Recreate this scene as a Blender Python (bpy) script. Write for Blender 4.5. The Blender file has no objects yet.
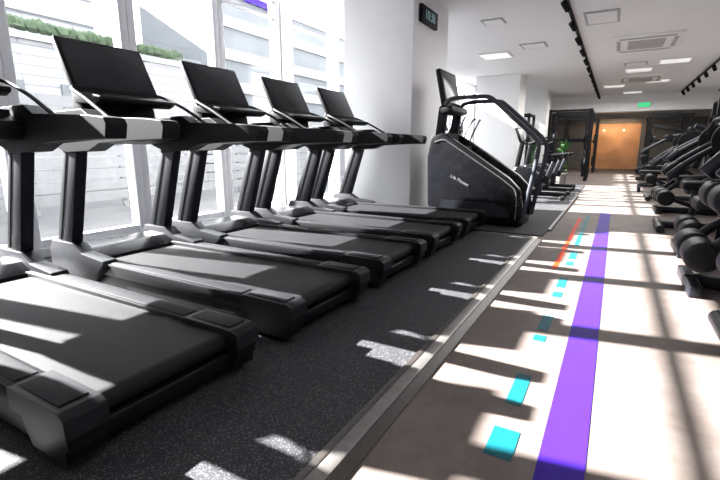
import bpy, bmesh, math, random
from mathutils import Vector, Matrix, Quaternion
random.seed(4)
scene=bpy.context.scene
COL=scene.collection
PI=math.pi
# ---------------------------------------------------------------- materials
def mat(name,color,rough=0.5,metal=0.0,noise=None,bump=None,emit=None,spec=0.5,coat=0.0):
    m=bpy.data.materials.new(name); m.use_nodes=True
    nt=m.node_tree; b=nt.nodes['Principled BSDF']
    b.inputs['Base Color'].default_value=(*color,1); b.inputs['Roughness'].default_value=rough
    b.inputs['Metallic'].default_value=metal
    b.inputs['Specular IOR Level'].default_value=spec
    b.inputs['Coat Weight'].default_value=coat
    if emit:
        b.inputs['Emission Color'].default_value=(*emit[0],1); b.inputs['Emission Strength'].default_value=emit[1]
    tc=nt.nodes.new('ShaderNodeTexCoord')
    if noise:
        sc,c2,lo,hi=noise
        n=nt.nodes.new('ShaderNodeTexNoise'); n.inputs['Scale'].default_value=sc; n.inputs['Detail'].default_value=4
        nt.links.new(tc.outputs['Object'],n.inputs['Vector'])
        r=nt.nodes.new('ShaderNodeValToRGB'); r.color_ramp.elements[0].position=lo; r.color_ramp.elements[1].position=hi
        r.color_ramp.elements[0].color=(*color,1); r.color_ramp.elements[1].color=(*c2,1)
        nt.links.new(n.outputs['Fac'],r.inputs['Fac']); nt.links.new(r.outputs['Color'],b.inputs['Base Color'])
    if bump:
        n2=nt.nodes.new('ShaderNodeTexNoise'); n2.inputs['Scale'].default_value=bump[0]
        nt.links.new(tc.outputs['Object'],n2.inputs['Vector'])
        bp=nt.nodes.new('ShaderNodeBump'); bp.inputs['Strength'].default_value=bump[1]; bp.inputs['Distance'].default_value=0.01
        nt.links.new(n2.outputs['Fac'],bp.inputs['Height']); nt.links.new(bp.outputs['Normal'],b.inputs['Normal'])
    return m
M={}
M['white']=mat('paint_white',(0.90,0.90,0.90),0.6,noise=(3,(0.88,0.88,0.88),0.3,0.7))
M['ceil']=mat('ceiling_paint',(0.88,0.88,0.89),0.8,noise=(2,(0.86,0.86,0.87),0.3,0.7))
M['rwall']=mat('grey_wall',(0.52,0.50,0.48),0.7,noise=(2,(0.47,0.455,0.44),0.3,0.7))
M['panelgrey']=mat('dark_grey_panel',(0.10,0.092,0.087),0.6,noise=(2,(0.075,0.07,0.067),0.3,0.7))
M['frame']=mat('window_frame_paint',(0.72,0.73,0.75),0.4,noise=(5,(0.66,0.67,0.7),0.3,0.7))
M['black']=mat('black_plastic',(0.0055,0.0058,0.007),0.5,noise=(60,(0.008,0.0084,0.010),0.35,0.7),spec=0.16)
M['gloss']=mat('gloss_black_plastic',(0.005,0.0053,0.0065),0.24,noise=(10,(0.007,0.0075,0.0095),0.35,0.7),spec=0.25)
M['satin']=mat('satin_black_plastic',(0.0055,0.0058,0.007),0.42,noise=(40,(0.008,0.0085,0.0105),0.35,0.7),spec=0.2)
M['charcoal']=mat('charcoal_metal_paint',(0.008,0.0088,0.012),0.42,0.05,noise=(40,(0.012,0.0135,0.018),0.35,0.7),spec=0.25)
M['railgrey']=mat('grey_rail_paint',(0.03,0.033,0.04),0.4,0.2,noise=(40,(0.04,0.043,0.05),0.35,0.7),spec=0.4)
M['grey']=mat('dark_grey_plastic',(0.009,0.0095,0.0115),0.6,noise=(80,(0.013,0.0135,0.016),0.35,0.7),bump=(400,0.1),spec=0.12)
M['belt']=mat('belt_rubber',(0.010,0.0103,0.0115),0.55,noise=(260,(0.018,0.0185,0.020),0.4,0.7),bump=(500,0.3),spec=0.14)
M['screen']=mat('screen_glass',(0.014,0.016,0.018),0.16,noise=(1.5,(0.02,0.022,0.025),0.3,0.7),spec=0.35)
M['steel']=mat('brushed_steel',(0.20,0.19,0.18),0.38,0.5,noise=(25,(0.15,0.14,0.13),0.3,0.7))
M['darksteel']=mat('dark_brown_metal',(0.035,0.030,0.027),0.4,0.5,noise=(25,(0.05,0.044,0.04),0.3,0.7))
M['chrome']=mat('chrome',(0.7,0.7,0.7),0.15,1.0,noise=(5,(0.65,0.65,0.65),0.3,0.7))
M['purple']=mat('purple_vinyl',(0.026,0.0068,0.19),0.6,noise=(30,(0.029,0.008,0.205),0.3,0.7),spec=0.1)
M['teal']=mat('teal_vinyl',(0.002,0.070,0.088),0.55,noise=(30,(0.003,0.08,0.10),0.3,0.7),spec=0.12)
M['orange']=mat('orange_vinyl',(0.42,0.03,0.003),0.6,noise=(30,(0.45,0.036,0.004),0.3,0.7),spec=0.1)
M['red']=mat('red_plastic',(0.5,0.02,0.02),0.4,noise=(30,(0.55,0.03,0.03),0.3,0.7))
M['lettering']=mat('pale_lettering',(0.22,0.22,0.235),0.5,noise=(5,(0.2,0.2,0.21),0.3,0.7))
M['leaf']=mat('leaf_green',(0.02,0.075,0.015),0.5,noise=(8,(0.045,0.13,0.03),0.3,0.7))
M['hedge']=mat('hedge_green',(0.030,0.052,0.025),0.8,noise=(6,(0.05,0.08,0.04),0.4,0.6))
M['pot']=mat('pot_grey',(0.12,0.115,0.11),0.5,noise=(5,(0.1,0.095,0.09),0.3,0.7))
M['wood']=mat('amber_wood',(0.52,0.26,0.11),0.5,noise=(1.6,(0.32,0.15,0.06),0.3,0.7))
M['led']=mat('led_diffuser',(0.9,0.9,0.9),0.5,noise=(3,(0.88,0.88,0.88),0.3,0.7),emit=((1,0.98,0.95),0.5))
M['warm']=mat('warm_lamp',(0.9,0.7,0.45),0.5,noise=(3,(0.9,0.72,0.47),0.3,0.7),emit=((1,0.75,0.45),1.2))
M['signgreen']=mat('sign_green',(0.02,0.4,0.15),0.5,noise=(3,(0.03,0.42,0.17),0.3,0.7),emit=((0.05,0.8,0.3),0.6))
M['digit']=mat('clock_digit',(0.25,0.35,0.35),0.5,noise=(3,(0.27,0.37,0.37),0.3,0.7),emit=((0.4,0.7,0.7),0.25))
M['facade']=mat('facade_panel',(0.28,0.285,0.29),0.7,noise=(0.8,(0.24,0.245,0.255),0.4,0.6))
M['facade_dark']=mat('facade_grey',(0.13,0.14,0.152),0.7,noise=(0.8,(0.105,0.115,0.125),0.4,0.6))
M['fence']=mat('fence_paint',(0.17,0.175,0.18),0.7,noise=(0.8,(0.14,0.145,0.15),0.4,0.6))
M['pave']=mat('paving',(0.12,0.12,0.12),0.8,noise=(2,(0.10,0.10,0.105),0.4,0.6))
M['vent']=mat('vent_dark',(0.45,0.45,0.46),0.6,noise=(5,(0.4,0.4,0.41),0.4,0.6))
def rubber():
    m=mat('speckled_rubber',(0.03,0.03,0.032),0.7,bump=(300,0.3),spec=0.15); nt=m.node_tree; b=nt.nodes['Principled BSDF']
    tc=nt.nodes.new('ShaderNodeTexCoord')
    v=nt.nodes.new('ShaderNodeTexNoise'); v.inputs['Scale'].default_value=170; v.inputs['Detail'].default_value=2
    nt.links.new(tc.outputs['Object'],v.inputs['Vector'])
    r=nt.nodes.new('ShaderNodeValToRGB'); e=r.color_ramp.elements
    e[0].position=0.54; e[0].color=(0.024,0.024,0.027,1); e[1].position=0.72; e[1].color=(0.13,0.13,0.135,1)
    nt.links.new(v.outputs['Fac'],r.inputs['Fac']); nt.links.new(r.outputs['Color'],b.inputs['Base Color'])
    return m
M['rubber']=rubber()
def vinyl():
    m=mat('stone_vinyl_tiles',(0.3,0.28,0.27),0.6,spec=0.12); nt=m.node_tree; b=nt.nodes['Principled BSDF']
    tc=nt.nodes.new('ShaderNodeTexCoord')
    n=nt.nodes.new('ShaderNodeTexNoise'); n.inputs['Scale'].default_value=2.6; n.inputs['Detail'].default_value=10; n.inputs['Roughness'].default_value=0.75
    nt.links.new(tc.outputs['Object'],n.inputs['Vector'])
    r=nt.nodes.new('ShaderNodeValToRGB'); e=r.color_ramp.elements
    e[0].position=0.3; e[0].color=(0.080,0.063,0.055,1); e[1].position=0.72; e[1].color=(0.150,0.128,0.116,1)
    nt.links.new(n.outputs['Fac'],r.inputs['Fac'])
    br=nt.nodes.new('ShaderNodeTexBrick'); br.offset=0; br.inputs['Scale'].default_value=1.0
    br.inputs['Brick Width'].default_value=0.9; br.inputs['Row Height'].default_value=0.9; br.inputs['Mortar Size'].default_value=0.0015
    br.inputs['Color1'].default_value=(1,1,1,1); br.inputs['Color2'].default_value=(0.97,0.97,0.97,1); br.inputs['Mortar'].default_value=(0.8,0.8,0.8,1)
    nt.links.new(tc.outputs['Object'],br.inputs['Vector'])
    mx=nt.nodes.new('ShaderNodeMixRGB'); mx.blend_type='MULTIPLY'; mx.inputs[0].default_value=1
    nt.links.new(r.outputs['Color'],mx.inputs[1]); nt.links.new(br.outputs['Color'],mx.inputs[2]); nt.links.new(mx.outputs['Color'],b.inputs['Base Color'])
    return m
M['vinyl']=vinyl()
def glass():
    m=bpy.data.materials.new('window_glass'); m.use_nodes=True; nt=m.node_tree; nt.nodes.clear()
    o=nt.nodes.new('ShaderNodeOutputMaterial'); t=nt.nodes.new('ShaderNodeBsdfTransparent'); g=nt.nodes.new('ShaderNodeBsdfGlossy')
    g.inputs['Roughness'].default_value=0.02; mx=nt.nodes.new('ShaderNodeMixShader'); mx.inputs[0].default_value=0.03
    nt.links.new(t.outputs[0],mx.inputs[1]); nt.links.new(g.outputs[0],mx.inputs[2]); nt.links.new(mx.outputs[0],o.inputs[0]); return m
M['glass']=glass()
def siding():
    m=mat('horizontal_siding',(0.8,0.8,0.82),0.7); nt=m.node_tree; b=nt.nodes['Principled BSDF']
    tc=nt.nodes.new('ShaderNodeTexCoord'); br=nt.nodes.new('ShaderNodeTexBrick')
    sx=nt.nodes.new('ShaderNodeSeparateXYZ'); cx=nt.nodes.new('ShaderNodeCombineXYZ')
    nt.links.new(tc.outputs['Object'],sx.inputs[0]); nt.links.new(sx.outputs['Y'],cx.inputs['X']); nt.links.new(sx.outputs['Z'],cx.inputs['Y'])
    nt.links.new(cx.outputs[0],br.inputs['Vector'])
    br.inputs['Scale'].default_value=1; br.inputs['Brick Width'].default_value=1.8; br.inputs['Row Height'].default_value=0.22; br.inputs['Mortar Size'].default_value=0.02
    br.inputs['Color1'].default_value=(0.29,0.295,0.30,1); br.inputs['Color2'].default_value=(0.25,0.255,0.265,1); br.inputs['Mortar'].default_value=(0.17,0.175,0.19,1)
    nt.links.new(br.outputs['Color'],b.inputs['Base Color']); return m
M['siding']=siding()
# ---------------------------------------------------------------- mesh builder
class PB:
    def __init__(s): s.bm=bmesh.new()
    def _merge(s,b2,mi=0,mtx=None):
        if mtx is not None: bmesh.ops.transform(b2,matrix=mtx,verts=b2.verts)
        for f in b2.faces: f.material_index=mi
        me=bpy.data.meshes.new('t'); b2.to_mesh(me); b2.free(); s.bm.from_mesh(me); bpy.data.meshes.remove(me)
    def _bev(s,b,w,seg=3,ang=0.6):
        if w<=0: return
        es=[e for e in b.edges if len(e.link_faces)==2 and e.calc_face_angle(0)>ang]
        if es: bmesh.ops.bevel(b,geom=es,offset=w,segments=seg,affect='EDGES',profile=0.5,clamp_overlap=True)
    def box(s,x0,x1,y0,y1,z0,z1,bev=0,mi=0,mtx=None,seg=3):
        b=bmesh.new(); bmesh.ops.create_cube(b,size=1)
        for v in b.verts:
            v.co=Vector(((x0+x1)/2+v.co.x*(x1-x0),(y0+y1)/2+v.co.y*(y1-y0),(z0+z1)/2+v.co.z*(z1-z0)))
        s._bev(b,bev,seg); s._merge(b,mi,mtx); return s
    def prism(s,pts,y0,y1,bev=0,mi=0,mtx=None,ang=0.6,seg=3):
        b=bmesh.new(); lo=[b.verts.new((p[0],y0,p[1])) for p in pts]; hi=[b.verts.new((p[0],y1,p[1])) for p in pts]
        n=len(pts); b.faces.new(lo); b.faces.new(hi[::-1])
        for i in range(n): b.faces.new((lo[i],hi[i],hi[(i+1)%n],lo[(i+1)%n]))
        bmesh.ops.recalc_face_normals(b,faces=b.faces); s._bev(b,bev,seg,ang); s._merge(b,mi,mtx); return s
    def tube(s,path,r,n=12,mi=0,sm=0,ry=None,closed=False):
        pts=[Vector(p) for p in path]
        if sm:
            out=[]; N=len(pts)
            for i in range(N if closed else N-1):
                p0=pts[(i-1)%N] if closed else pts[max(i-1,0)]; p1=pts[i]; p2=pts[(i+1)%N]; p3=pts[(i+2)%N] if closed else pts[min(i+2,N-1)]
                for k in range(sm):
                    t=k/sm; out.append(0.5*((2*p1)+(p2-p0)*t+(2*p0-5*p1+4*p2-p3)*t*t+(3*p1-p0-3*p2+p3)*t**3))
            if not closed: out.append(pts[-1])
            pts=out
        b=bmesh.new(); rings=[]; N=len(pts)
        t0=(pts[1]-pts[0]).normalized(); up=Vector((0,0,1)) if abs(t0.z)<0.9 else Vector((1,0,0))
        nrm=(up-t0*up.dot(t0)).normalized()
        for i,p in enumerate(pts):
            if closed: t=(pts[(i+1)%N]-pts[i-1]).normalized()
            else: t=(pts[min(i+1,N-1)]-pts[max(i-1,0)]).normalized()
            nrm=(nrm-t*nrm.dot(t)).normalized(); bi=t.cross(nrm)
            rr=r[min(i,len(r)-1)] if isinstance(r,(list,tuple)) else r
            r2=rr if ry is None else ry
            rings.append([b.verts.new(p+nrm*math.cos(2*PI*k/n)*rr+bi*math.sin(2*PI*k/n)*r2) for k in range(n)])
        for i in range(N if closed else N-1):
            A=rings[i];B=rings[(i+1)%N]
            for k in range(n): b.faces.new((A[k],A[(k+1)%n],B[(k+1)%n],B[k]))
        if not closed: b.faces.new(rings[0][::-1]); b.faces.new(rings[-1])
        bmesh.ops.recalc_face_normals(b,faces=b.faces); s._merge(b,mi); return s
    def cyl(s,p0,p1,r,n=20,mi=0,bev=0,r2=None):
        p0=Vector(p0);p1=Vector(p1);d=p1-p0
        b=bmesh.new(); bmesh.ops.create_cone(b,cap_ends=True,segments=n,radius1=r,radius2=r if r2 is None else r2,depth=d.length)
        s._bev(b,bev,3,0.9)
        m=Matrix.Translation((p0+p1)/2)@d.to_track_quat('Z','Y').to_matrix().to_4x4(); s._merge(b,mi,m); return s
    def ico(s,c,r,sub=1,mi=0,jit=0,scale=(1,1,1)):
        b=bmesh.new(); bmesh.ops.create_icosphere(b,subdivisions=sub,radius=r)
        for v in b.verts: v.co=Vector((v.co.x*scale[0],v.co.y*scale[1],v.co.z*scale[2]))*(1+random.uniform(-jit,jit))
        s._merge(b,mi,Matrix.Translation(c)); return s
    def obj(s,name,mats,parent=None,loc=(0,0,0),label=None,cat=None,kind=None,group=None,smooth=True,rotz=0,sharp=38):
        me=bpy.data.meshes.new(name); s.bm.to_mesh(me); s.bm.free()
        for m in (mats if isinstance(mats,(list,tuple)) else [mats]): me.materials.append(M[m] if isinstance(m,str) else m)
        if smooth:
            me.polygons.foreach_set('use_smooth',[True]*len(me.polygons)); me.set_sharp_from_angle(angle=math.radians(sharp))
        o=bpy.data.objects.new(name,me); COL.objects.link(o); o.location=loc; o.rotation_euler[2]=rotz
        if parent: o.parent=parent
        if label: o['label']=label
        if cat: o['category']=cat
        if kind: o['kind']=kind
        if group: o['group']=group
        return o
def empty(name,loc,label,cat,group=None,rotz=0):
    e=bpy.data.objects.new(name,None); COL.objects.link(e); e.location=loc; e.rotation_euler[2]=rotz; e.empty_display_size=0.2
    e['label']=label; e['category']=cat
    if group: e['group']=group
    return e
def clone(root,loc,rotz=None,label=None,scale=None):
    r=root.copy(); COL.objects.link(r); r.location=loc
    if rotz is not None: r.rotation_euler[2]=rotz
    if scale: r.scale=(scale,)*3
    if label: r['label']=label
    def rec(src,dst):
        for c in list(src.children):
            k=c.copy(); COL.objects.link(k); k.parent=dst; rec(c,k)
    rec(root,r); return r
def text(name,s,size,mtx,matname,parent):
    cu=bpy.data.curves.new(name,'FONT'); cu.body=s; cu.size=size; cu.extrude=0.001; cu.align_x='CENTER'; cu.align_y='CENTER'
    t=bpy.data.objects.new(name+'_tmp',cu); COL.objects.link(t); bpy.context.view_layer.update()
    me=bpy.data.meshes.new_from_object(t.evaluated_get(bpy.context.evaluated_depsgraph_get())); bpy.data.objects.remove(t)
    me.transform(mtx); me.materials.clear(); me.materials.append(M[matname]); me.name=name
    o=bpy.data.objects.new(name,me); COL.objects.link(o); o.parent=parent; return o
# ---------------------------------------------------------------- room
XW=-4.4; CZ=3.05; YF=24.0; XR=3.3; YB=-2.5
def S(pb,name,mats,label): return pb.obj(name,mats,label=label,cat='room part',kind='structure')
S(PB().box(XW-0.2,XR,YB,YF,-0.15,0.0),'floor','vinyl','brown-grey stone-look vinyl floor')
S(PB().box(XW-0.2,XR+0.15,YB,YF,CZ,CZ+0.15),'ceiling','ceil','white painted ceiling')
S(PB().box(XR,XR+0.15,YB,YF,0,CZ),'wall_right','white','white painted side wall')
S(PB().box(XW-0.2,XR+0.15,YB-0.15,YB,-0.15,CZ),'wall_back','white','white painted end wall')
S(PB().box(XW-0.2,XR+0.15,YF,YF+0.15,-0.15,CZ),'wall_front','rwall','grey end wall of the gym')
S(PB().box(XW,-0.735,YB,5.08,0.0005,0.02),'floor_rubber','rubber','black speckled rubber gym flooring')
S(PB().box(XW,-0.63,5.3,13.0,0.0005,0.012),'floor_rubber','rubber','dark speckled rubber flooring under cardio machines')
pb=PB(); pb.prism([(-0.735,0.001),(-0.735,0.034),(-0.715,0.038),(-0.705,0.038),(-0.705,0.001)],YB,5.08,0,1)
pb.prism([(-0.705,0.001),(-0.705,0.036),(-0.665,0.034),(-0.655,0.03),(-0.655,0.001)],YB,5.08,0,0)
pb.prism([(-0.655,0.001),(-0.655,0.022),(-0.615,0.004),(-0.615,0.001)],YB,5.08,0,1)
S(pb,'trim_1',['steel','darksteel'],'brushed steel ramp strip edging the rubber floor')
S(PB().prism([(-0.63,0.001),(-0.63,0.022),(-0.60,0.018),(-0.585,0.001)],5.7,10.2),'trim_2','darksteel','dark metal strip edging the rubber floor')
S(PB().box(XW-0.2,XW,YB,18.4,0,0.10),'wall_left','frame','low sill wall below the glazing')
S(PB().box(XW-0.2,XW,YB,18.4,3.03,CZ),'wall_left_header','white','white header above the glazing')
S(PB().box(XW-0.2,XW,5.40,5.60,0.1,3.03),'wall_left_sun_block','white','narrow white strip added beside the glazing to block sun')  # added strip, keeps a sun streak off the pillar face
S(PB().box(XW-0.2,XW,18.4,YF,0,CZ),'wall_left_end','white','solid white side wall added in place of glazing to block sun')  # closed instead of glazed, added to keep sun off the far wood panel
mull=[-2.5,-0.7,0.6,1.86,3.0,4.22,5.40,None,5.60,6.9,8.0,9.3,10.6,11.9,13.2,14.5,15.8,17.1,18.4]
n=0
for i in range(len(mull)-1):
    y0,y1=mull[i],mull[i+1]
    if y0 is None or y1 is None: continue
    n+=1
    pb=PB(); w=0.085
    pb.box(XW-0.16,XW-0.02,y0,y0+w,0.1,3.03,0.008); pb.box(XW-0.16,XW-0.02,y1-w,y1,0.1,3.03,0.008)
    pb.box(XW-0.14,XW-0.04,y0+w,y1-w,0.1,0.17,0.005); pb.box(XW-0.11,XW-0.06,y0+w,y1-w,3.0,3.03,0.003)
    pb.box(XW-0.11,XW-0.07,y0+w,y1-w,2.78,2.82,0.004)
    pb.box(XW-0.095,XW-0.085,y0+w,y1-w,0.17,2.78,0,1); pb.box(XW-0.095,XW-0.085,y0+w,y1-w,2.82,3.0,0,1)
    S(pb,'window_%d'%n,['frame','glass'],'tall clear window with white metal frame')
PX=-2.48
S(PB().box(-3.55,PX,5.75,7.12,0.001,CZ-0.001,0.004),'wall_pillar','white','wide white painted pillar by the windows')
S(PB().box(-3.85,-2.6,13.8,14.8,0.001,CZ-0.001,0.004),'wall_pillar','white','white painted pillar by the windows')
S(PB().box(-3.3,-2.45,18.6,19.4,0.001,CZ-0.001,0.004),'wall_pillar','white','white painted square pillar')
S(PB().box(2.6,XR-0.001,12.6,13.2,0.001,CZ-0.001,0.004),'wall_pillar','white','white painted pillar on the side wall')
S(PB().box(PX,PX+0.012,5.76,7.11,0.02,0.09),'baseboard_left','grey','grey baseboard around pillar')
S(PB().box(-1.15,0.85,YF-0.06,YF-0.001,0.0,2.05),'wall_panel','wood','amber brown wood panel wall under warm light')
S(PB().box(-3.8,3.2,YF-0.4,YF-0.07,2.05,2.25),'wall_soffit','panelgrey','dark soffit above the end wall')
S(PB().box(XW,XR,21.2,21.5,2.40,CZ-0.001),'wall_bulkhead','ceil','pale bulkhead lowering the far ceiling')
S(PB().box(0.86,3.2,YF-0.08,YF-0.001,0.0,2.04),'wall_panel','panelgrey','dark grey wall panel')
S(PB().box(-3.8,-1.16,YF-0.08,YF-0.001,0.0,2.04),'wall_panel','panelgrey','dark grey wall panel')
# ---------------------------------------------------------------- floor markings
PB().box(-0.121,0.017,0.2,7.7,0.0005,0.0022).obj('floor_stripe','purple',label='long purple stripe stuck on the grey floor',cat='floor marking')
tl='teal rectangular distance mark on the grey floor'
for k,(y,l) in enumerate([(1.41,0.17),(1.80,0.27),(2.38,0.08),(2.62,0.24),(3.2,0.12),(3.52,0.28),(4.15,0.14),(4.5,0.34)]):
    w=0.09 if k==0 else 0.06
    PB().box(-0.285,-0.285+w,y-l/2,y+l/2,0.0005,0.002).obj('floor_marking','teal',label=tl,cat='floor marking',group='teal floor marks')
PB().box(-0.375,-0.335,3.9,7.0,0.0005,0.002).obj('floor_line','orange',label='orange-red line stuck on the grey floor',cat='floor marking')
PB().box(-0.285,-0.24,5.0,7.4,0.0005,0.002).obj('floor_line','teal',label='thin teal line stuck on the grey floor',cat='floor marking')
# ---------------------------------------------------------------- treadmill
TC=[0.96,2.0,3.0,3.99,5.0]
TLB='black commercial treadmill with tilted dark screen, facing the windows'
T=empty('treadmill',(-2.4,TC[1],0.02),TLB,'treadmill','row of treadmills')
pb=PB()
for sg in (-1,1):
    ya,yb=sorted((sg*0.30,sg*0.385))
    pb.box(-0.85,0.98,ya,yb,0.045,0.17,0.006)
    pb.cyl((0.9,sg*0.32,0),(0.9,sg*0.32,0.05),0.03); pb.cyl((-0.8,sg*0.3,0),(-0.8,sg*0.3,0.05),0.03)
pb.box(-0.85,0.9,-0.3,0.3,0.08,0.15)
pb.box(0.88,1.04,-0.31,0.31,0.05,0.11,0.01)
pb.obj('base_frame','satin',T)
prof=[(-0.8,0.15),(-0.8,0.2)]+[(1.0+0.04*math.sin(a),0.16+0.04*math.cos(a)) for a in [i*PI/8 for i in range(9)]]
PB().prism(prof,-0.285,0.285,0).obj('running_belt','belt',T)
for sg in (-1,1):
    ya,yb=sorted((sg*0.284,sg*0.4))
    pb=PB(); pb.prism([(-0.84,0.150),(-0.84,0.228),(0.80,0.216),(0.80,0.150)],ya,yb,0.004,seg=2)
    yc,yd=sorted((sg*0.30,sg*0.375))
    pb.box(-0.5,0.74,yc,yd,0.2165,0.2225,0.002,1,Matrix.Rotation(math.radians(0.35),4,'Y')@Matrix.Translation((0,0,0.003)))
    pb.obj('side_rail',['satin','grey'],T,sharp=25)
    ya,yb=sorted((sg*0.272,sg*0.405))
    pb=PB(); pb.prism([(0.76,0.14),(0.76,0.216),(0.78,0.226),(1.07,0.222),(1.10,0.205),(1.105,0.14)],ya,yb,0.003,ang=0.4,seg=1)
    yc,yd=sorted((sg*0.283,sg*0.396))
    pb.prism([(0.80,0.145),(1.092,0.145),(1.088,0.09),(1.072,0.088),(1.068,0.04),(1.055,0.034),(0.86,0.034)],yc,yd,0.002,mi=0,ang=0.3,seg=1)
    pb.box(0.80,1.04,yc+0.012,yd-0.012,0.2225,0.2285,0.001,1)
    pb.obj('end_cap',['satin','grey'],T,sharp=20)
pb=PB(); pb.prism([(-1.1,0.05),(-1.12,0.17),(-1.08,0.25),(-0.98,0.285),(-0.8,0.275),(-0.66,0.215),(-0.64,0.18),(-0.64,0.05)],-0.385,0.385,0.015,ang=0.2)
pb.box(-0.72,-0.66,-0.25,0.25,0.2,0.212)
pb.obj('motor_hood','gloss',T)
for sg in (-1,1):
    pb=PB(); y=sg*0.365
    pb.prism([(-1.05,0.18),(-0.86,0.18),(-0.59,1.02),(-0.75,1.02)],y-0.038,y+0.038,0.006,ang=0.3,seg=2)
    pb.prism([(-0.97,0.34),(-0.94,0.34),(-0.70,1.0),(-0.72,1.0)],y-0.042,y+0.042,0.003,mi=1,ang=0.3,seg=1)
    pb.prism([(-1.1,0.06),(-1.1,0.26),(-1.06,0.33),(-0.80,0.33),(-0.70,0.27),(-0.45,0.245),(-0.42,0.2),(-0.6,0.06)],y-0.05,y+0.05,0.008,ang=0.2,seg=2)
    pb.obj('upright',['charcoal','black'],T,sharp=25)
    pb=PB(); pb.prism([(-0.86,1.0),(-0.86,1.12),(-0.78,1.205),(-0.47,1.21),(-0.38,1.16),(0.14,1.135),(0.27,1.12),(0.29,1.09),(0.27,1.02),(0.0,1.015),(-0.32,1.0),(-0.44,0.955),(-0.7,0.945)],y-0.055,y+0.055,0.004,ang=0.2,seg=2)
    pb.obj('handrail_arm',['black','grey'],T,sharp=15)
    PB().tube([(-0.22,y,1.125),(-0.3,y,1.165),(-0.5,y*0.98,1.27),(-0.68,y*0.93,1.345),(-0.76,y*0.75,1.37),(-0.78,y*0.5,1.38)],0.012,10,sm=6).obj('grip_bar','black',T)
pb=PB(); pb.prism([(-0.88,1.0),(-0.9,1.12),(-0.82,1.2),(-0.7,1.2),(-0.5,1.12),(-0.47,1.07),(-0.52,1.02)],-0.33,0.33,0.006,ang=0.25,seg=2)
for sg in (-1,1): pb.cyl((-0.62,sg*0.26,1.15),(-0.62,sg*0.26,1.185),0.045,mi=1)
pb.obj('dashboard',['black','grey'],T,sharp=20)
PB().cyl((-0.50,0,1.105),(-0.475,0,1.13),0.022,mi=0,bev=0.004).obj('stop_button','red',T,label='round red stop button')
pb=PB(); pb.prism([(-0.84,1.12),(-0.83,1.36),(-0.78,1.42),(-0.74,1.36),(-0.70,1.15)],-0.27,0.27,0.008,ang=0.25)
pb.prism([(-0.80,1.335),(-0.78,1.27),(-0.55,1.255),(-0.49,1.275),(-0.49,1.30),(-0.7,1.345)],-0.28,0.28,0.006,ang=0.25)
pb.obj('console_shelf','black',T)
rot=Matrix.Translation((-0.70,0,1.34))@Matrix.Rotation(math.radians(-27),4,'Y')
pb=PB(); pb.box(-0.045,0.0,-0.31,0.31,0.0,0.41,0.012,0,rot); pb.box(-0.08,-0.04,-0.12,0.12,0.06,0.26,0.01,0,rot)
sc=pb.obj('screen','black',T)
PB().box(0.0,0.004,-0.29,0.29,0.03,0.385,0.001,0,rot).obj('display_panel','screen',sc,label='dark glossy display glass')
PB().box(0.82,0.85,0.396,0.4005,0.08,0.10).obj('warning_sticker','teal',T,label='tiny teal sticker on side')
for i in (0,2,3,4): clone(T,(-2.4,TC[i],0.02))
clone(T,(-2.4,-0.03,0.02))  # extra unseen treadmill, added out of view to block sun on the floor
# ---------------------------------------------------------------- stair climber
C=empty('stair_climber',(-1.55,6.05,0.012),'black stair climber machine with sweeping grey handrails and tall console','stair climber')
def cx(x): return x+1.55
for sg in (-1,1):
    y=sg*0.36
    ya,yb=sorted((sg*0.27,sg*0.39))
    pts=[(-2.04,0.03),(-2.18,0.22),(-2.20,0.85),(-2.15,1.12),(-2.0,1.17),(-1.86,1.09),(-1.5,0.86),(-1.12,0.61),(-0.98,0.47),(-0.93,0.2),(-0.96,0.03)]
    sp=PB().prism([(cx(a),b) for a,b in pts],ya,yb,0.02,ang=0.12).obj('side_panel','gloss',C)
    pb=PB(); pth=[(-2.0,1.52),(-1.95,1.575),(-1.86,1.60),(-1.65,1.605),(-1.5,1.60),(-1.42,1.585),(-1.35,1.535),(-1.2,1.405),(-1.02,1.245),(-0.88,1.12),(-0.82,1.03),(-0.81,0.93),(-0.84,0.68),(-0.89,0.38),(-0.94,0.08)]
    pb.tube([(cx(a),sg*0.33 if b>1.0 else sg*0.36,b) for a,b in pth],0.027,12,sm=3,ry=0.018); pb.obj('handrail','railgrey',C)
    PB().prism([(cx(-2.14),0.98),(cx(-2.03),0.98),(cx(-1.96),1.5),(cx(-2.0),1.55),(cx(-2.08),1.5)],y-0.07*sg-0.03,y-0.07*sg+0.03,0.008).obj('mast','black',C)
    yl=sg*0.3915
    pb=PB(); pb.tube([(cx(-2.10),yl,1.05),(cx(-1.98),yl,1.08),(cx(-1.86),yl,1.02),(cx(-1.5),yl,0.79),(cx(-1.12),yl,0.54),(cx(-1.02),yl,0.41),(cx(-1.01),yl,0.1)],0.006,6,sm=5); pb.obj('trim_line','steel',C,label='thin silver accent line')
    PB().prism([(cx(-2.0),0.12),(cx(-1.98),0.3),(cx(-1.3),0.3),(cx(-1.12),0.22),(cx(-1.08),0.12)],min(yl,sg*0.385),max(yl,sg*0.385),0).obj('lower_panel','charcoal',C,label='grey lower side panel')
pb=PB()
for k in range(5):
    x=-0.98-k*0.2; z=0.2+k*0.2; pb.box(cx(x-0.24),cx(x),-0.27,0.27,z-0.03,z,0.006); pb.box(cx(x-0.24),cx(x-0.2),-0.27,0.27,z-0.03,z+0.17)
pb.obj('stair_tread','grey',C)
PB().box(cx(-2.15),cx(-0.95),-0.27,0.27,0.0,0.1,0.02).box(cx(-2.16),cx(-1.95),-0.27,0.27,0.1,1.05,0.03).obj('base','black',C)
rot=Matrix.Translation((cx(-1.98),0,1.50))@Matrix.Rotation(math.radians(-12),4,'Y')
PB().box(-0.07,0.0,-0.32,0.32,0.0,0.5,0.02,0,rot).box(-0.08,0.08,-0.35,0.35,-0.08,0.0,0.015,0,rot).obj('console','black',C)
PB().box(0,0.004,-0.27,0.27,0.05,0.46,0.001,0,rot).obj('display_panel','screen',C)
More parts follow.
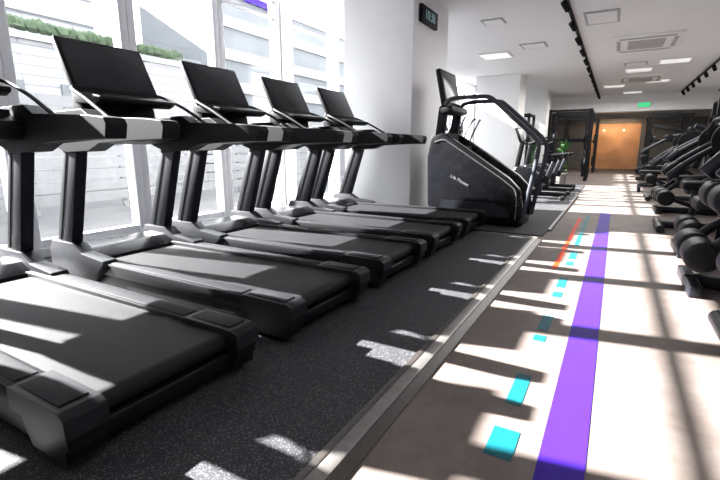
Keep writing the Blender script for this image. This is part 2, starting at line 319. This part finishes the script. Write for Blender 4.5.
text('lettering','Life Fitness',0.06,Matrix.Translation((cx(-1.74),-0.3925,0.56))@Matrix.Rotation(math.radians(25),4,'Y')@Matrix.Rotation(PI/2,4,'X'),'lettering',C)
# ---------------------------------------------------------------- clock on pillar
K=empty('digital_clock',(PX,6.22,2.76),'black rectangular digital clock mounted on the white pillar','clock')
PB().box(0,0.05,-0.30,0.30,-0.11,0.11,0.008).obj('case','black',K)
text('digits','10:38',0.17,Matrix.Translation((0.052,0,0))@Matrix.Rotation(PI/2,4,'Z')@Matrix.Rotation(PI/2,4,'X'),'digit',K)
# ---------------------------------------------------------------- exit sign
X=empty('exit_sign',(0.75,21.19,2.62),'small green illuminated emergency exit sign on the bulkhead','exit sign')
PB().box(-0.22,0.22,-0.05,0.0,-0.10,0.10,0.006).obj('case','white',X)
PB().box(-0.2,0.2,-0.056,-0.0495,-0.085,0.085).obj('sign_face','signgreen',X)
# ---------------------------------------------------------------- ellipticals
E=empty('elliptical_trainer',(-2.8,8.3,0.012),'black elliptical trainer with upright swing arms near the windows','elliptical trainer','row of ellipticals')
pb=PB(); pb.box(-0.9,0.9,-0.05,0.05,0.02,0.1,0.02); pb.box(-0.9,-0.8,-0.3,0.3,0,0.07,0.02); pb.box(0.75,0.85,-0.3,0.3,0,0.07,0.02); pb.obj('base_frame','black',E)
pb=PB(); pb.prism([(-0.95,0.1),(-1.0,0.5),(-0.8,0.75),(-0.5,0.72),(-0.3,0.5),(-0.3,0.1)],-0.14,0.14,0.03,ang=0.2); pb.obj('flywheel_housing','gloss',E)
pb=PB(); pb.prism([(-0.62,0.7),(-0.5,0.7),(-0.5,1.35),(-0.6,1.4)],-0.06,0.06,0.012); pb.obj('mast','black',E)
pb=PB(); r_=Matrix.Translation((-0.5,0,1.35))@Matrix.Rotation(math.radians(-20),4,'Y'); pb.box(-0.05,0,-0.25,0.25,0,0.32,0.01,0,r_); pb.box(0,0.004,-0.22,0.22,0.03,0.29,0,1,r_); pb.obj('console',['black','screen'],E)
for sg in (-1,1):
    PB().tube([(-0.35,sg*0.24,0.3),(-0.42,sg*0.27,0.9),(-0.3,sg*0.3,1.3),(-0.18,sg*0.28,1.55),(-0.12,sg*0.22,1.62)],0.022,10,sm=5).obj('swing_arm','charcoal',E)
    pb=PB(); pb.tube([(-0.35,sg*0.22,0.3),(0.2,sg*0.2,0.22),(0.75,sg*0.2,0.2)],0.025,8); pb.box(0.1,0.5,sg*0.2-0.07,sg*0.2+0.07,0.22,0.28,0.01); pb.obj('pedal_arm','grey',E)
for y in (9.5,10.7): clone(E,(-2.8,y,0.012))
# ---------------------------------------------------------------- exercise bikes
B=empty('exercise_bike',(-1.3,9.3,0.012),'black upright exercise bike with console on rubber floor','exercise bike','row of exercise bikes')
pb=PB(); pb.box(-0.55,0.55,-0.04,0.04,0.05,0.13,0.02); pb.box(-0.55,-0.47,-0.28,0.28,0,0.07,0.02); pb.box(0.45,0.53,-0.28,0.28,0,0.07,0.02); pb.obj('base_frame','black',B)
pb=PB(); pb.prism([(-0.5,0.12),(-0.55,0.4),(-0.4,0.62),(-0.1,0.6),(0.12,0.4),(0.1,0.12)],-0.1,0.1,0.03,ang=0.2); pb.cyl((-0.1,-0.13,0.3),(-0.1,0.13,0.3),0.09); pb.obj('flywheel_housing','gloss',B)
pb=PB(); pb.prism([(0.1,0.3),(0.2,0.3),(0.34,0.8),(0.27,0.8)],-0.035,0.035,0.01); pb.obj('seat_post','charcoal',B)
pb=PB(); pb.prism([(0.05,0.83),(0.12,0.8),(0.4,0.78),(0.44,0.84),(0.42,0.87),(0.2,0.86)],-0.11,0.11,0.025,ang=0.2); pb.obj('seat','black',B)
pb=PB(); pb.prism([(-0.45,0.55),(-0.36,0.55),(-0.28,1.1),(-0.36,1.15)],-0.04,0.04,0.012); pb.obj('mast','black',B)
pb=PB(); r_=Matrix.Translation((-0.3,0,1.08))@Matrix.Rotation(math.radians(-22),4,'Y'); pb.box(-0.05,0,-0.2,0.2,0,0.3,0.01,0,r_); pb.box(0,0.004,-0.18,0.18,0.03,0.27,0,1,r_); pb.obj('console',['black','screen'],B)
PB().tube([(-0.32,0,1.05),(-0.2,-0.2,1.05),(0.0,-0.25,1.1),(0.08,-0.22,1.18)],0.018,10,sm=4).tube([(-0.32,0,1.05),(-0.2,0.2,1.05),(0.0,0.25,1.1),(0.08,0.22,1.18)],0.018,10,sm=4).obj('handlebar','black',B)
for sg in (-1,1): PB().box(-0.14-0.08*sg,-0.02-0.08*sg,sg*0.2-0.05,sg*0.2+0.05,0.28+0.1*sg,0.31+0.1*sg,0.006).cyl((-0.1,sg*0.13,0.3),(-0.08-0.08*sg,sg*0.17,0.3+0.1*sg),0.012).obj('pedal','grey',B)
for y in (10.4,11.5): clone(B,(-1.3,y,0.012))
# ---------------------------------------------------------------- power racks (far)
R=empty('power_rack',(-1.3,15.4,0),'black steel power rack with weight plates stored inside','power rack','power racks')
pb=PB()
for x in (-0.55,0.55):
    for y in (-0.5,0.5): pb.box(x-0.04,x+0.04,y-0.04,y+0.04,0,2.1)
    pb.box(x-0.035,x+0.035,-0.5,0.5,2.03,2.09); pb.box(x-0.035,x+0.035,-0.5,0.5,0.001,0.06); pb.box(x-0.02,x+0.02,-0.5,0.5,0.85,0.9)
for y in (-0.5,0.5): pb.box(-0.56,0.56,y-0.035,y+0.035,2.03,2.09)
pb.box(-0.56,0.56,0.47,0.53,1.2,1.26)
pb.obj('frame','black',R)
for x in (-0.47,0.47):
    for z in (0.45,1.3): PB().cyl((x-0.03,0.38,z),(x+0.03,0.38,z),0.2,28,bev=0.01).obj('weight_plate','black',R)
for x,y in ((-1.5,17.6),(1.5,18.9),(-3.2,16.5),(-1.3,20.2),(1.5,20.4)): clone(R,(x,y,0))
# ---------------------------------------------------------------- plants
P=empty('potted_plant',(-2.0,13.1,0),'tall leafy green plant in a grey pot','plant','potted plants')
PB().cyl((0,0,0),(0,0,0.3),0.13,24,r2=0.16,bev=0.01).obj('pot','pot',P)
pb=PB()
for k in range(80):
    a=random.uniform(0,2*PI); t=random.uniform(0.2,1.0); L=random.uniform(0.18,0.3); base=Vector((0,0,0.32+random.uniform(0,0.75)))
    dirv=Vector((math.cos(a)*t,math.sin(a)*t,random.uniform(0.4,1.0))).normalized(); side=dirv.cross(Vector((0,0,1))).normalized()*0.045
    b=bmesh.new(); v=[b.verts.new(base),b.verts.new(base+dirv*L*0.5+side),b.verts.new(base+dirv*L+Vector((0,0,-0.08))),b.verts.new(base+dirv*L*0.5-side)]; b.faces.new(v); pb._merge(b,0)
pb.cyl((0,0,0.28),(0,0,1.05),0.015)
pb.obj('foliage','leaf',P,smooth=False)
clone(P,(-1.25,13.2,0))
# ---------------------------------------------------------------- weight machines
def cushion(pb,x0,x1,y0,y1,z0,z1,mtx=None,b=0.03): pb.box(x0,x1,y0,y1,z0,z1,b,0,mtx,4)
W=empty('leg_machine',(1.02,3.9,0),'black leg training machine with chunky roller pads and angled arms','weight machine','row of weight machines')
pb=PB()
pb.box(-0.5,0.62,-0.045,0.045,0.0,0.09,0.012); pb.box(-0.5,-0.42,-0.33,0.33,0.0,0.08,0.012); pb.box(0.5,0.6,-0.38,0.38,0,0.08,0.012)
for y in (-0.3,0.3): pb.box(0.52,0.6,y-0.04,y+0.04,0.04,1.38,0.01)
pb.box(0.5,0.62,-0.35,0.35,1.32,1.42,0.02)
pb.box(-0.05,0.03,-0.04,0.04,0.06,0.5,0.01); pb.prism([(0.0,0.42),(0.55,0.62),(0.55,0.7),(0.0,0.5)],-0.04,0.04,0.01)
pb.obj('frame','charcoal',W)
pb=PB(); cushion(pb,-0.22,0.25,-0.2,0.2,0.46,0.59,Matrix.Rotation(math.radians(-5),4,'Y'),0.04); pb.obj('seat','black',W)
m=Matrix.Translation((0.28,0,0.58))@Matrix.Rotation(math.radians(14),4,'Y')
pb=PB(); cushion(pb,-0.06,0.06,-0.2,0.2,0.0,0.62,m,0.04); pb.obj('backrest','black',W)
pb=PB()
for k in range(12): pb.box(0.44,0.51,-0.16,0.16,0.12+k*0.07,0.18+k*0.07,0.004)
pb.box(0.43,0.515,-0.02,0.02,0.08,0.98); pb.obj('weight_stack','grey',W)
for sg in (-1,1):
    y=sg*0.27
    pb=PB(); pb.tube([(0.1,y,0.45),(-0.15,y,0.52),(-0.32,y,0.42),(-0.45,y,0.28)],0.035,10,sm=5); pb.cyl((0.1,y-0.03,0.45),(0.1,y+0.03,0.45),0.11,24,bev=0.008); pb.cyl((0.05,y,0.45),(0.05,0.0,0.45),0.025); pb.obj('lever_arm','charcoal',W)
    PB().cyl((-0.45,sg*0.05,0.28),(-0.45,sg*0.34,0.28),0.105,26,bev=0.035).obj('roller_pad','black',W)
    PB().cyl((-0.34,sg*0.05,0.66),(-0.34,sg*0.34,0.66),0.105,26,bev=0.035).obj('roller_pad','black',W)
    pb=PB(); pb.tube([(0.56,y,1.36),(0.3,y,1.3),(0.0,sg*0.31,1.13),(-0.28,sg*0.33,0.95),(-0.36,sg*0.33,0.88)],0.04,10,sm=5); pb.cyl((-0.30,sg*0.33,0.94),(-0.42,sg*0.33,0.80),0.06,20,bev=0.012); pb.cyl((0.2,y-0.06,1.27),(0.2,y+0.06,1.27),0.10,24,bev=0.01); pb.obj('press_arm','charcoal',W)
pb=PB(); pb.tube([(0.02,0,0.5),(-0.2,0,0.68),(-0.34,-0.06,0.66)],0.025,8,sm=4).tube([(-0.34,-0.1,0.66),(-0.34,0.1,0.66)],0.02,8); pb.obj('pad_bracket','charcoal',W)
V=empty('press_machine',(1.05,6.6,0),'black plate-loaded press machine with round plates and angled bars','weight machine','row of press machines')
pb=PB(); pb.tube([(-0.52,0,0.05),(0.5,0,0.05)],0.045,10); pb.tube([(-0.5,-0.36,0.045),(-0.5,0.36,0.045)],0.045,10); pb.tube([(0.5,-0.4,0.045),(0.5,0.4,0.045)],0.045,10)
pb.tube([(0.5,0,0.05),(0.42,0,0.8),(0.3,0,1.25),(0.1,0,1.38)],0.045,10,sm=5); pb.tube([(0.32,-0.34,1.22),(0.32,0.34,1.22)],0.035,10); pb.tube([(-0.2,0,0.05),(-0.15,0,0.5)],0.035,10); pb.obj('frame','charcoal',V)
pb=PB(); cushion(pb,-0.32,0.08,-0.19,0.19,0.5,0.6); pb.obj('seat','black',V)
m=Matrix.Translation((0.16,0,0.62))@Matrix.Rotation(math.radians(16),4,'Y')
pb=PB(); cushion(pb,-0.05,0.05,-0.19,0.19,0.0,0.6,m); pb.obj('backrest','black',V)
for sg in (-1,1):
    pb=PB(); pb.tube([(0.32,sg*0.33,1.22),(0.05,sg*0.38,1.1),(-0.3,sg*0.38,0.86),(-0.42,sg*0.36,0.74)],0.034,10,sm=5); pb.cyl((-0.36,sg*0.37,0.8),(-0.5,sg*0.35,0.66),0.045,18,bev=0.01); pb.cyl((0.02,sg*0.38,1.08),(0.02,sg*0.52,1.08),0.02,mi=1); pb.obj('press_arm',['charcoal','chrome'],V)
    PB().cyl((0.02,sg*0.43,1.08),(0.02,sg*0.47,1.08),0.19,30,bev=0.01).cyl((0.02,sg*0.425,1.08),(0.02,sg*0.475,1.08),0.05,mi=1).obj('weight_plate',['black','grey'],V)
    PB().cyl((-0.48,sg*0.05,0.4),(-0.48,sg*0.28,0.4),0.09,24,bev=0.025).obj('roller_pad','black',V)
PB().tube([(-0.2,0,0.3),(-0.48,0,0.4)],0.025,8).tube([(-0.48,-0.08,0.4),(-0.48,0.08,0.4)],0.02,8).obj('pad_bracket','charcoal',V)
G=empty('pulldown_machine',(1.08,5.15,0),'tall black pulldown machine with overhead bar, seat and thigh rollers','weight machine','pulldown machines')
pb=PB(); pb.box(-0.5,0.5,-0.04,0.04,0,0.08,0.01); pb.box(-0.5,-0.42,-0.3,0.3,0.001,0.08,0.01); pb.box(0.4,0.5,-0.32,0.32,0.001,0.08,0.01)
for y in (-0.22,0.22): pb.box(0.42,0.5,y-0.04,y+0.04,0.02,1.45,0.01)
pb.box(0.4,0.52,-0.26,0.26,1.38,1.48,0.015); pb.prism([(0.45,1.4),(-0.3,1.54),(-0.35,1.5),(-0.3,1.46),(0.45,1.3)],-0.04,0.04,0.008); pb.box(-0.2,-0.13,-0.035,0.035,0.05,0.5); pb.box(0.1,0.17,-0.035,0.035,0.05,0.78); pb.obj('frame','charcoal',G)
pb=PB(); cushion(pb,-0.4,0.02,-0.2,0.2,0.42,0.54,None,0.04); pb.obj('seat','black',G)
for sg in (-1,1): PB().cyl((0.13,sg*0.05,0.72),(0.13,sg*0.3,0.72),0.11,24,bev=0.035).obj('roller_pad','black',G)
for sg in (-1,1): PB().cyl((-0.40,sg*0.05,0.24),(-0.40,sg*0.3,0.24),0.10,24,bev=0.035).obj('roller_pad','black',G)
PB().tube([(-0.17,0,0.3),(-0.40,0,0.24)],0.025,8).tube([(-0.40,-0.08,0.24),(-0.40,0.08,0.24)],0.02,8).obj('pad_bracket','charcoal',G)
pb=PB()
for k in range(12): pb.box(0.34,0.41,-0.15,0.15,0.12+k*0.07,0.18+k*0.07,0.004)
pb.box(0.335,0.415,-0.02,0.02,0.08,0.98); pb.obj('weight_stack','grey',G)
PB().tube([(-0.3,0,1.5),(-0.3,0,1.25)],0.006,6).tube([(-0.32,-0.4,1.12),(-0.3,-0.28,1.24),(-0.3,0,1.25),(-0.3,0.28,1.24),(-0.32,0.4,1.12)],0.018,8,sm=4).obj('pull_bar','black',G)
clone(V,(1.10,2.72,0)); clone(W,(1.1,8.3,0)); clone(V,(1.1,10.2,0)); clone(G,(1.1,13.8,0)); clone(W,(1.1,16.2,0))
H=empty('weight_bench',(1.0,12.1,0),'low black padded adjustable weight bench','weight bench')
pb=PB(); cushion(pb,-0.5,0.1,-0.14,0.14,0.4,0.48); pb.obj('seat','black',H)
m=Matrix.Translation((0.12,0,0.44))@Matrix.Rotation(math.radians(35),4,'Y'); pb=PB(); cushion(pb,-0.04,0.04,-0.14,0.14,0.0,0.75,m); pb.obj('backrest','black',H)
PB().box(-0.5,0.5,-0.03,0.03,0.1,0.16).box(-0.5,-0.44,-0.25,0.25,0,0.12).box(0.42,0.5,-0.25,0.25,0,0.12).box(-0.2,-0.14,-0.03,0.03,0.12,0.42).box(0.3,0.36,-0.03,0.03,0.12,0.66).obj('frame','charcoal',H)
Q=empty('cable_tower',(2.1,8.6,0),'tall black cable crossover tower with pulleys','cable machine','cable towers')
pb=PB()
for y in (-0.35,0.35): pb.box(-0.05,0.05,y-0.05,y+0.05,0.02,2.2,0.01)
pb.box(-0.05,0.05,-0.35,0.35,2.1,2.19,0.01); pb.box(-0.3,0.3,-0.4,0.4,0,0.07,0.01); pb.obj('frame','black',Q)
PB().cyl((-0.09,-0.35,1.7),(-0.04,-0.35,1.7),0.07).obj('pulley','grey',Q); PB().cyl((-0.09,0.35,1.7),(-0.04,0.35,1.7),0.07).obj('pulley','grey',Q)
PB().box(-0.04,0.04,-0.2,0.2,0.08,1.1,0.005).obj('weight_stack','grey',Q)
clone(Q,(2.1,14.5,0))
# ---------------------------------------------------------------- ceiling fittings
for (tx,y0,y1) in ((-0.83,3.0,21),(1.89,3.0,21)):
    tr=empty('track_light',(tx,0,CZ),'black ceiling track with round spotlights','track light','ceiling track lights')
    PB().box(-0.025,0.025,y0,y1,-0.04,-0.001).obj('track','black',tr)
    y=y0+0.6
    while y<y1-0.2:
        pb=PB(); pb.cyl((0,y,-0.04),(0,y,-0.09),0.012); pb.cyl((-0.02,y-0.02,-0.08),(0.04,y+0.08,-0.17),0.045,16,bev=0.004); pb.obj('spotlight','black',tr)
        y+=1.2
def cassette(x,y,w,l):
    e=empty('air_conditioner_cassette',(x,y,CZ),'white square ceiling air conditioner cassette with louvres','air conditioner','ceiling air conditioners')
    PB().box(-w/2,w/2,-l/2,l/2,-0.04,-0.001,0.01).obj('panel','white',e)
    PB().box(-w*0.27,w*0.27,-l*0.27,l*0.27,-0.046,-0.0395).obj('grille','vent',e)
    for (a,b,c,d_) in ((-w*.4,w*.4,-l*.44,-l*.36),(-w*.4,w*.4,l*.36,l*.44),(-w*.44,-w*.38,-l*.3,l*.3),(w*.38,w*.44,-l*.3,l*.3)):
        PB().box(a,b,c,d_,-0.045,-0.0395).obj('louvre','vent',e)
cassette(0.29,11.0,1.15,1.6); cassette(0.4,16.5,1.15,1.4)
def hatch(x,y,w,l):
    PB().box(x-w/2,x+w/2,y-l/2,y+l/2,CZ-0.015,CZ-0.001,0.004).box(x-w*.42,x+w*.42,y-l*.42,y+l*.42,CZ-0.018,CZ-0.0145,0,1).obj('ceiling_vent',['vent','white'],label='flat square ceiling access hatch',cat='vent',group='ceiling hatches')
hatch(-0.42,8.6,0.5,0.8); hatch(-2.0,8.0,0.35,0.35); hatch(-1.7,10.2,0.5,0.5); hatch(0.2,13.6,0.5,0.4)
for (x,y) in ((0.3,14.6),(-0.3,18.0),(1.0,13.5),(0.9,17.2),(-2.6,10.8),(0.3,20.3)):
    e=empty('ceiling_lamp',(x,y,CZ),'bright rectangular recessed ceiling light panel','ceiling light','ceiling light panels')
    PB().box(-0.32,0.32,-0.32,0.32,-0.03,-0.001,0.004).obj('housing','white',e)
    PB().box(-0.29,0.29,-0.29,0.29,-0.034,-0.0295).obj('diffuser','led',e)
for x in (-0.6,0.2):
    PB().cyl((x,YF-0.12,1.75),(x,YF-0.06,1.75),0.05,20,bev=0.01).obj('wall_lamp','warm',label='small round warm wall lamp on wood panel',cat='lamp',group='warm wall lamps')
# ---------------------------------------------------------------- outside
PB().box(-40,XW-0.25,-15,40,-0.4,-0.1).obj('pavement','pave',label='pale paved street outside the windows',cat='ground')
bd=empty('building',(-12,0,0),'pale low building with siding outside the windows','building')
PB().box(-4,0,-10,10.5,-0.1,3.5).box(-4,0.15,-10,10.5,3.4,3.55).obj('facade','siding',bd)
for k in range(7): PB().box(0,0.06,-7+k*2.2,-5.6+k*2.2,1.0,2.5).obj('glazing','facade_dark',bd)
pb=PB()
for k in range(118): pb.ico((-12.4+random.uniform(-.1,.1),-4+k*0.12,3.79+random.uniform(-.0,.04)),0.17,1,0,0.2)
pb.obj('hedge','hedge',label='clipped green hedge on top of the low building',cat='hedge')
bd3=empty('building',(-20,3,0),'pale tall building with ledges behind the low building','building')
PB().box(-4,0,-12,9,-0.1,8.5).obj('facade','siding',bd3)
for k in range(8): PB().box(0,0.12,-12,9,1.0+k*1.0,1.2+k*1.0).obj('ledge','facade',bd3)
bd2=empty('building',(-12,15,0),'taller grey building with a purple sign outside','building')
PB().box(-4,0,-3.6,9,-0.1,7).obj('facade','facade_dark',bd2)
for k in range(6): PB().box(0,0.1,-3.4,9,0.8+k*1.05,1.15+k*1.05).obj('ledge','facade',bd2)
PB().box(0.1,0.2,-2.4,-0.4,6.0,6.35).obj('sign_board','purple',bd2,label='purple sign board')
fn=empty('fence',(-8,0,-0.1),'grey-white slatted fence outside the windows','fence')
pb=PB()
for k in range(9): pb.box(0,0.03,-4,14,0.15+k*0.2,0.325+k*0.2)
for k in range(13): pb.box(-0.06,0,-4+k*1.5,-3.92+k*1.5,0,1.95)
pb.obj('slat_panel','fence',fn)
tr=empty('tree',(-6.5,1.75,-0.1),'slim green tree outside the window','tree')
PB().cyl((0,0,0),(0,0,1.2),0.05).obj('trunk','black',tr)
pb=PB()
for k in range(60): pb.ico((random.gauss(0,.2),random.gauss(0,.2),0.5+random.uniform(0,0.9)),0.12,1,0,0.3)
pb.obj('foliage','hedge',tr)
# ---------------------------------------------------------------- lights
w=bpy.data.worlds.new('World'); scene.world=w; w.use_nodes=True
bg=w.node_tree.nodes['Background']; bg.inputs[0].default_value=(0.93,0.965,1.0,1); bg.inputs[1].default_value=6.2
sd=Vector((1,0.16,-0.58)).normalized()
L=bpy.data.lights.new('sun','SUN'); L.energy=85; L.angle=math.radians(0.6); L.color=(1,0.985,0.97)
o=bpy.data.objects.new('sun',L); COL.objects.link(o); o.rotation_euler=sd.to_track_quat('-Z','Y').to_euler(); o.location=(-15,0,12)
def area(name,loc,sx,sy,p,color=(1,1,1),dirv=(0,0,-1)):
    L=bpy.data.lights.new(name,'AREA'); L.shape='RECTANGLE'; L.size=sx; L.size_y=sy; L.energy=p; L.color=color
    o=bpy.data.objects.new(name,L); COL.objects.link(o); o.location=loc; o.rotation_euler=Vector(dirv).to_track_quat('-Z','Y').to_euler()
area('ceiling_fill',(0.4,1.5,CZ-0.1),1.5,5,25)
area('ceiling_fill',(0.0,9.5,CZ-0.25),2.0,6,170)
area('ceiling_fill',(0.0,17,CZ-0.25),3.0,6,280,(1,0.97,0.93))
area('panel_light',(-0.1,YF-0.9,1.9),1.6,0.3,22,(1,0.75,0.5),(0,0.7,-0.5))
# ---------------------------------------------------------------- camera
f=440.0; th=math.atan(93/f); ps=math.atan(257/math.hypot(f,93))
F=Vector((-math.sin(ps)*math.cos(th),math.cos(ps)*math.cos(th),-math.sin(th)))
Rr=Vector((math.cos(ps),math.sin(ps),0)); U=Rr.cross(F)
cam=bpy.data.cameras.new('camera'); cam.lens=f/720*36; cam.sensor_width=36; cam.clip_start=0.05
co=bpy.data.objects.new('camera',cam); COL.objects.link(co)
co.matrix_world=Matrix(((Rr.x,U.x,-F.x,0),(Rr.y,U.y,-F.y,0),(Rr.z,U.z,-F.z,1.0),(0,0,0,1)))
scene.camera=co
scene.view_settings.view_transform='Standard'
scene.view_settings.exposure=0.15
